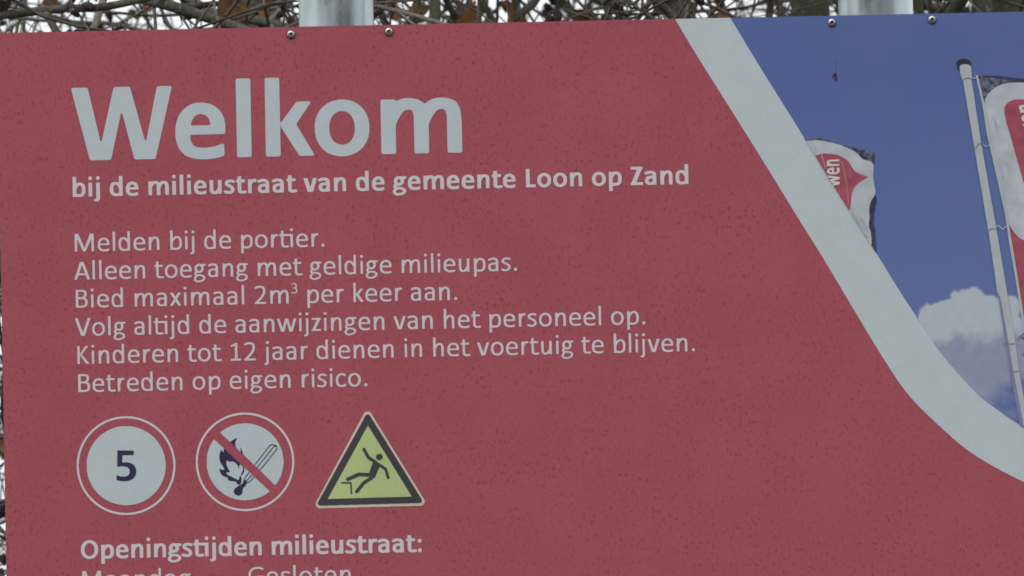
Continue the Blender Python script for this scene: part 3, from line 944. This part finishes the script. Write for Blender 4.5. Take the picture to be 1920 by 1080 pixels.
flame = [('P', smooth_path(I2([(352, 380), (340, 405), (341, 430), (332, 428), (320, 410), (306, 440), (301, 480), (308, 515), (322, 545), (340, 570), (345, 592), (325, 594), (303, 583), (306, 610), (322, 638), (348, 655), (375, 665), (388, 692),
                              (425, 697), (455, 706), (472, 730), (490, 727), (505, 700), (500, 655), (487, 655), (478, 686), (450, 676), (410, 655), (385, 645), (362, 618), (400, 612), (385, 590), (368, 550), (364, 522), (374, 505), (395, 520), (420, 514), (450, 530), (472, 555), (481, 584), (488, 545),
                              (510, 558), (520, 585), (512, 610), (497, 650), (520, 625), (532, 598), (533, 562), (560, 500), (525, 462), (497, 385), (495, 430), (458, 392), (446, 355), (452, 325), (468, 303), (430, 316), (400, 338), (370, 360)]), 3, True), 1)]
match = [('D', *I2([(474, 792)])[0], 8.2, 7.6), ('P', I2([(435, 785), (450, 760), (520, 715), (545, 735), (515, 765), (512, 800)]), 1),
         ('P', I2([(505, 745), (528, 690), (545, 690), (560, 712), (530, 745)]), 1)]
for a in ([(522, 705), (540, 665), (572, 620), (640, 530), (768, 366)], [(545, 700), (600, 640), (645, 575), (800, 380)], [(540, 722), (580, 700), (625, 655), (700, 565), (828, 405)],
          [(768, 366), (790, 360), (826, 372), (828, 405)], [(800, 380), (826, 372)]):
    match.append(('S', I2(a), 1.35, 1.35, True))
icon("no_fire_print", [("disc", [circle(459.4, 866.0, 72.1), slash], 2, M['white'], .8, .9),
                       ("ring", [circle(459.4, 866.0, 92.4), circle(459.4, 866.0, 88.4, -1)], 2, M['letters'], .6, .8),
                       ("flame", flame+[slash], 3, M['ink'], .3, .7),
                       ("burning_match", match+[slash], 3.5, M['ink'], .25, .6)], "round no open fire symbol with flame and match crossed by a red bar")
I3 = lambda pts: C(580, 760, 5.143, pts)
def rtri(pts, r):
    P = I3(pts)
    return [('P', P, 1), ('S', P+[P[0]], 2*r, 2*r, True)]
person = [('D', *I3([(675, 498)])[0], 6.3, 6.0),
          ('S', I3([(527, 425), (570, 503), (640, 548)]), 6.2, 6.2, True), ('S', I3([(640, 552), (733, 612), (762, 698)]), 5.4, 5.4, True),
          ('P', I3([(616, 545), (650, 548), (680, 585), (632, 700), (585, 705), (570, 665)]), 1),
          ('S', I3([(590, 672), (480, 665), (372, 712)]), 7.0, 7.0, True), ('S', I3([(600, 698), (525, 748), (458, 830)]), 6.6, 6.6, True),
          ('S', I3([(305, 747), (401, 747), (406, 857)]), 2.8, 2.8)]
icon("fall_warning_print", [("border", rtri([(562, 100), (102, 952), (1072, 928)], 8.0), 2, M['cream'], .5, .8),
                            ("black_triangle", rtri([(563, 110), (106, 943), (1063, 918)], 4.6), 3, M['black'], .5, .8),
                            ("yellow_triangle", [('P', I3([(565, 195), (178, 903), (988, 880)]), 1)], 4, M['yellow'], .4, .6),
                            ("falling_figure", person, 5, M['black'], .3, .8)], "yellow and black warning triangle with a falling figure")

# ------------------------------------------------------------------ dirt spot on the blue print
dx, dz = B(1566, 147)
sp_ = C(1440, 0, 4, [(474, 572), (486, 566), (484, 556), (497, 549), (506, 545), (512, 562), (520, 572), (517, 590), (519, 604), (511, 614), (504, 606), (499, 592), (488, 586)])
me = flat_mesh("dirt_spot", shape_loops([('P', sp_, 1)], .3, 1.2), -LAY*3, lambda p: B(*p))
link("dirt_spot", unify(me), sign, printed("dirt_ink", (.085, .08, .13), .4, 0, vscale=500))
me = flat_mesh("thread_smear", shape_loops([('S', [(1567, 112), (1568, 128), (1566, 143)], 1.6, 1.6, True)], .4, .8), -LAY*3, lambda p: B(*p))
link("thread_smear", unify(me), sign, printed("thread_ink", (.13, .17, .36), .1))

# ------------------------------------------------------------------ posts and screws
def post(px):
    cx = at(px, 30, .075).x
    pm = MB()
    r = .0383
    pm.lathe([(r, -.4), (r, 2.62)], 48, 'z', (cx, .0245+r, 0))
    po = pm.build("post", M['galv'], sign, True)
    cp = MB(); cp.lathe([(r+.002, 2.61), (r+.002, 2.635), (r-.006, 2.645), (.004, 2.648)], 32, 'z', (cx, .0245+r, 0))
    link("post_cap", cp.build("post_cap", M['recess'], None, True).data, po)
    for o in [q for q in COL.objects if q.name.startswith("post_cap") and q.parent is None]: bpy.data.objects.remove(o)
    for z in (SZ1-.042, (SZ0+SZ1)/2, SZ0+.06):
        cb = MB(); cb.lathe([(r+.003, z-.015), (r+.003, z+.015)], 32, 'z', (cx, .0245+r, 0), cap=False)
        o = cb.build("clamp_band", M['steel'], sign, True)
        sol = o.modifiers.new("thick", 'SOLIDIFY'); sol.thickness = .002
    return cx
post(631); post(1641)

scr = MB()
scr.lathe([(.0041, .0004), (.0041, .0011), (.0037, .0020), (.0030, .0026), (.0021, .0028), (.0019, .0012), (.0001, .0011)], 20, '-y', (0, 0, 0), cap=False)
screw_me = None
def add_halo_ring(o):  # dark ring added under the screw head for the dark halo round it
    me = bpy.data.meshes.get("halo_ring")
    if me is None:
        w = MB(); w.lathe([(.0046, 0), (.0046, .0004), (.0030, .0005)], 20, '-y', (0, 0, 0))
        q = w.build("halo_ring", M['recess'], None); me = q.data; me.name = "halo_ring"
    else:
        q = bpy.data.objects.new("halo_ring", me); COL.objects.link(q)
    q.parent = o
def screw(px, py):
    global screw_me
    x, z = B(px, py)
    if screw_me is None:
        o = scr.build("screw", M['steel'], None, True)
        screw_me = o.data
    else:
        o = bpy.data.objects.new("screw", screw_me); COL.objects.link(o)
    o.parent = sign
    o.location = Vector((x, -LAY*2, z))-sign.location
    add_halo_ring(o)
    rc = MB(); rc.lathe([(.0016, 0), (.0016, .0006), (.0014, .0007)], 6, '-y', (0, 0, 0))
    me = bpy.data.meshes.get("socket")
    if me is None:
        q = rc.build("socket", M['recess'], None); me = q.data; me.name = "socket"
    else:
        q = bpy.data.objects.new("socket", me); COL.objects.link(q)
    q.parent = o; q.location = (0, -.00115, 0)
    q.rotation_euler = (0, px*.7, 0)
for p in ((545.5, 64.5), (729, 59.5), (1559.5, 42.5), (1747.5, 37)): screw(*p)
for z in ((SZ0+SZ1)/2, SZ0+.06):
    pz = z
    for p in ((545.5), (729), (1559.5), (1747.5)):
        x = B(p, 45)[0]
        o = bpy.data.objects.new("screw", screw_me); COL.objects.link(o); o.parent = sign
        o.location = Vector((x, -LAY*2.2, pz))-sign.location; add_halo_ring(o)

# ------------------------------------------------------------------ ground
gm = MB(); gm.add([(-400, -200, 0), (400, -200, 0), (400, 600, 0), (-400, 600, 0)], [(0, 1, 2, 3)])
g = gm.build("ground", M['grass']); g['kind'] = 'structure'

# ------------------------------------------------------------------ alders behind the sign
def tubes(P, R, sides=3):
    """P (N,K,3) centre lines, R (N,K) radii -> verts, quads"""
    N, K, _ = P.shape
    T = np.gradient(P, axis=1)
    T /= np.linalg.norm(T, axis=2, keepdims=True)+1e-9
    ref = np.array([.31, .23, .92]); ref = ref/np.linalg.norm(ref)
    alt = np.array([.9, -.4, .1])
    use = np.abs((T*ref).sum(2)).mean(1) > .93
    Rf = np.where(use[:, None, None], alt, ref)
    A = np.cross(T, np.broadcast_to(Rf, T.shape)); A /= np.linalg.norm(A, axis=2, keepdims=True)+1e-9
    Bn = np.cross(T, A)
    an = np.arange(sides)*2*np.pi/sides
    V = P[:, :, None, :]+R[:, :, None, None]*(A[:, :, None, :]*np.cos(an)[None, None, :, None]+Bn[:, :, None, :]*np.sin(an)[None, None, :, None])
    V = V.reshape(-1, 3)
    base = (np.arange(N)*K*sides)[:, None, None]
    i = np.arange(K-1)[None, :, None]*sides
    k_ = np.arange(sides)[None, None, :]
    k2 = (k_+1) % sides
    F = np.stack([base+i+k_, base+i+k2, base+i+sides+k2, base+i+sides+k_], -1).reshape(-1, 4)
    return V, F

def wander(start, direc, length, K, wob, up_=0.0, r=rng):
    """N crooked lines: start (N,3), direc (N,3), length (N,)"""
    N = len(start)
    d = direc/np.linalg.norm(direc, axis=1, keepdims=True)
    P = np.zeros((N, K, 3)); P[:, 0] = start
    for j in range(1, K):
        d = d+r.normal(0, wob, (N, 3))+np.array([0, 0, up_])
        d /= np.linalg.norm(d, axis=1, keepdims=True)
        P[:, j] = P[:, j-1]+d*(length/(K-1))[:, None]
    return P

def spawn(P, n, r=rng, tmin=.15):
    """pick n points on each of the lines P; returns start, tangent, t"""
    N, K, _ = P.shape
    t = r.uniform(tmin, 1, (N, n))*(K-1-1e-3)
    i = t.astype(int); f = (t-i)[..., None]
    idx = np.arange(N)[:, None]
    A, B_ = P[idx, i], P[idx, i+1]
    return (A*(1-f)+B_*f).reshape(-1, 3), (B_-A).reshape(-1, 3), (t/(K-1)).reshape(-1)

def side_dir(tan, spread, r=rng):
    tan = tan/(np.linalg.norm(tan, axis=1, keepdims=True)+1e-9)
    q = r.normal(0, 1, tan.shape)
    q -= (q*tan).sum(1, keepdims=True)*tan
    q /= np.linalg.norm(q, axis=1, keepdims=True)
    return tan*(1-spread)+q*spread

cone_dirs = None
def blobs(C_, size, r):
    """alder cones: small scaly barrels, 6 sides x 4 rings"""
    N = len(C_)
    d = r.normal(0, 1, (N, 3)); d[:, 2] -= .8; d /= np.linalg.norm(d, axis=1, keepdims=True)
    K = 6
    prof = np.array([.25, .8, 1.0, .92, .6, .12])
    P = C_[:, None, :]+d[:, None, :]*(np.linspace(-.5, .5, K)[None, :, None]*size[:, None, None]*1.7)
    R = prof[None, :]*size[:, None]*.5*(1+r.uniform(-.08, .08, (N, K)))
    return tubes(P, R, 7)

def leaves(C_, size, r):
    N = len(C_)
    a = r.normal(0, 1, (N, 3)); a[:, 2] -= 1.0; a /= np.linalg.norm(a, axis=1, keepdims=True)
    b_ = r.normal(0, 1, (N, 3)); b_ -= (b_*a).sum(1, keepdims=True)*a; b_ /= np.linalg.norm(b_, axis=1, keepdims=True)
    n_ = np.cross(a, b_)
    rows = [(0, .04, 0), (.25, .34, .10), (.55, .42, .06), (.85, .22, -.06), (1.0, .02, -.12)]
    V = []
    for t, w, c_ in rows:
        for sgn in (-1, 0, 1):
            V.append(C_+size[:, None]*(a*t+b_*(w*sgn)+n_*(c_+.16*abs(sgn))))
    V = np.stack(V, 1).reshape(-1, 3)
    F = []
    for i in range(4):
        for j in range(2):
            o_ = i*3+j; F.append((o_, o_+1, o_+4, o_+3))
    F = np.array(F)[None]+(np.arange(N)*15)[:, None, None]
    return V, F.reshape(-1, 4)

def alder(x, y, h, seed, label, limbs=16, subs=9, tw=9, r0=.05, bark_m='bark', nleaf=90, ncone=500, lean=(0, 0), group="alders growing behind the sign", fixed=(), fixed_twigs=14):
    r = np.random.default_rng(seed)
    t = empty("alder_tree", (x, y, 0))
    tag(t, label, "tree", group)
    tr_ = wander(np.array([[x, y, -.1]]), np.array([[lean[0], lean[1], 1.0]]), np.array([h]), 14, .05, .05, r)
    j = int(np.argmin(np.abs(tr_[0, :, 2]-2.33)))      # the stem passes where the photo shows it
    sh_ = (np.array([x, y])-tr_[0, j, :2])
    tr_[0, :, :2] += sh_
    t.location = (tr_[0, 0, 0], tr_[0, 0, 1], 0)
    V, F = tubes(tr_, np.linspace(r0, r0*.25, 14)[None], 12)
    link("trunk", mesh_np("trunk", V, F, True), t, M[bark_m])
    st, tan, tt = spawn(tr_, limbs, r, .12)
    d = side_dir(tan, .62, r)
    ln = r.uniform(.8, 1.7, limbs)*(1.15-.5*tt)
    L1 = wander(st, d, ln, 12, .10, .05, r)
    lr = r.uniform(.007, .014, limbs)*(r0/.05)**.5
    for i in range(limbs):
        V, F = tubes(L1[i:i+1], (lr[i]*np.linspace(1, .35, 12))[None], 7)
        link("branch", mesh_np("branch", V, F, True), t, M[bark_m])
    L1s = [L1]
    for pts, ra, rb in fixed:                        # limbs whose run can be seen above the sign
        P = np.array(smooth_path3(pts, 16))[None]
        K = P.shape[1]
        V, F = tubes(P, np.linspace(ra, rb, K)[None], 12)
        link("branch", mesh_np("branch", V, F, True), t, M[bark_m])
        L1s.append(resample(P, 12))
    LA = np.concatenate(L1s, 0)
    s2, t2, q2 = spawn(LA, subs, r, .1)
    L2 = wander(s2, side_dir(t2, .6, r), r.uniform(.25, .75, len(s2)), 9, .16, .03, r)
    V2, F2_ = tubes(L2, (r.uniform(.0022, .0050, len(s2))[:, None])*np.linspace(1, .45, 9)[None], 5)
    s3, t3, q3 = spawn(L2, tw, r, .1)
    L3 = wander(s3, side_dir(t3, .62, r), r.uniform(.12, .40, len(s3)), 7, .20, .02, r)
    V3, F3 = tubes(L3, (r.uniform(.0012, .0026, len(s3))[:, None])*np.linspace(1, .5, 7)[None], 3)
    V = np.concatenate([V2, V3]); F = np.concatenate([F2_, F3+len(V2)])
    link("twigs", mesh_np("twigs", V, F, True), t, M['twig'])['kind'] = 'stuff'
    s4, _, _ = spawn(L3, 1, r, .5)
    s4 = s4[r.permutation(len(s4))]
    if ncone:
        cs = s4[:ncone]
        cl_ = np.repeat(cs, 2, 0)+r.normal(0, .008, (len(cs)*2, 3))
        V, F = blobs(cl_, r.uniform(.008, .013, len(cl_)), r)
        link("cones", mesh_np("cones", V, F, True), t, M['cone'])['kind'] = 'stuff'
    if nleaf:
        ls = s4[-nleaf:]
        V, F = leaves(ls, r.uniform(.03, .055, len(ls)), r)
        link("leaves", mesh_np("leaves", V, F, True), t, M['leaf'])['kind'] = 'stuff'
    return t

def smooth_path3(pts, n):
    P = [np.array(p, float) for p in pts]; N = len(P); out = []
    for i in range(N-1):
        p0, p1, p2, p3 = P[max(i-1, 0)], P[i], P[i+1], P[min(i+2, N-1)]
        for k_ in range(n):
            t = k_/n
            out.append(.5*((2*p1)+(-p0+p2)*t+(2*p0-5*p1+4*p2-p3)*t*t+(-p0+3*p1-3*p2+p3)*t**3))
    out.append(P[-1])
    return out

def resample(P, K):
    i = np.linspace(0, P.shape[1]-1, K).astype(int)
    return P[:, i]

def pts3(lst, Y):
    return [tuple(at(x, y, Y+dy)) for x, y, dy in lst]

Ya = 1.15
fa = [(pts3([(-330, -60, .3), (-120, 38, .1), (0, 28, 0), (60, 22, 0), (120, 16, 0), (200, 12, 0), (330, -18, .05), (560, -80, .1)], Ya), .0058, .0040),
      (pts3([(120, -60, .1), (240, -12, .05), (310, 8, 0), (380, 30, 0), (440, 50, 0), (540, 84, 0), (700, 120, .1)], Ya+.05), .0075, .0050),
      (pts3([(330, -20, .2), (400, 24, .1), (470, 36, 0), (560, 56, 0), (700, 75, 0)], Ya+.4), .0062, .0050)]
alder(-.95, 2.0, 4.6, 11, "bare alder left of the sign with thick limbs crossing above its top left corner", fixed=fa, limbs=14, subs=8, tw=9, ncone=1300, nleaf=14)
alder(at(812, 30, 1.7).x, 1.7, 4.4, 12, "slim mossy alder rising just right of the sign's left post", r0=.0115, limbs=16, subs=9, tw=9, bark_m='bark_green', nleaf=200)
alder(at(962, 30, 2.1).x, 2.1, 4.2, 13, "thinnest grey alder stem behind the middle of the sign", r0=.0085, limbs=16, subs=9, tw=9, bark_m='bark_green', ncone=600, nleaf=300)
alder(at(1290, 30, 2.9).x, 2.9, 4.8, 14, "grey alder farther back behind the white band of the sign", r0=.03, limbs=20, subs=11, tw=11, nleaf=300, ncone=1200)
alder(at(1522, 30, 2.4).x, 2.4, 4.6, 15, "olive mossy alder close to the left of the sign's right post", r0=.042, limbs=18, subs=10, tw=10, bark_m='bark_green', ncone=900)
alder(at(1850, 30, 2.0).x, 2.0, 4.6, 16, "bare alder with rusty leaves behind the sign's right end", r0=.02, limbs=18, subs=10, tw=10, nleaf=500, ncone=900)
alder(-.30, 3.6, 5.0, 17, "back row alder behind the sign's left post", limbs=16, subs=9, tw=9, ncone=1200)
alder(.75, 4.2, 5.2, 20, "back row alder behind the sign's right post", limbs=20, subs=11, tw=11, ncone=1200)
alder(1.6, 4.8, 5.2, 18, "back row alder farthest to the right of the sign", limbs=18, subs=10, tw=10)
alder(-1.7, 4.2, 5.0, 19, "back row alder farthest to the left of the sign", limbs=14, subs=8, tw=8)
#alder(.2, 5.6, 5.4, 21, "alder of the back row deepest behind the middle of the sign", limbs=20, subs=11, tw=11)

# single withered leaves caught above the sign's edge
def leaf_at(px, py, Y, size, seed, label):
    r = np.random.default_rng(seed)
    c = at(px, py, Y)
    V, F = leaves(np.array([[0., 0., 0.]]), np.array([size]), r)
    o = link("withered_leaf", mesh_np("withered_leaf", V, F, True), None, M['leaf'])
    o.location = c
    tag(o, label, "leaf", "withered leaves caught in the twigs")
leaf_at(742, 8, 1.5, .052, 3, "orange brown leaf just right of the left post, lowest above the sign")
leaf_at(722, 20, 1.55, .045, 8, "orange brown leaf touching the right side of the left post")
leaf_at(884, 6, 1.6, .04, 5, "rusty leaf right of the mossy stem above the heading")
leaf_at(938, 4, 1.6, .045, 6, "rusty leaf beside the thinnest grey stem")
leaf_at(975, 28, 1.7, .035, 9, "rusty leaf right of the thinnest grey stem, at the sign's edge")
leaf_at(1885, 4, 1.7, .045, 4, "reddish brown leaf above the sign's top right")

# unseen wood added behind the viewer to darken the lower sky and steel reflections
r_ = np.random.default_rng(5)
n_ = 16000
cx = r_.uniform(-70, 70, n_); top = 12+3*np.sin(cx*.21)+2*np.sin(cx*.57+1)+r_.normal(0, .5, n_)
P_ = np.stack([cx, r_.uniform(-50, -43, n_)+1.5*np.sin(cx*.4), r_.uniform(0, 1, n_)**.8*top], 1)
V, F = leaves(P_, r_.uniform(.7, 1.5, n_), r_)
o = link("added_wood", mesh_np("added_wood", V, F, False), None, M['needles'])
tag(o, "unseen dark wood edge added opposite the sign for its dark reflection", "wood", None, "stuff")
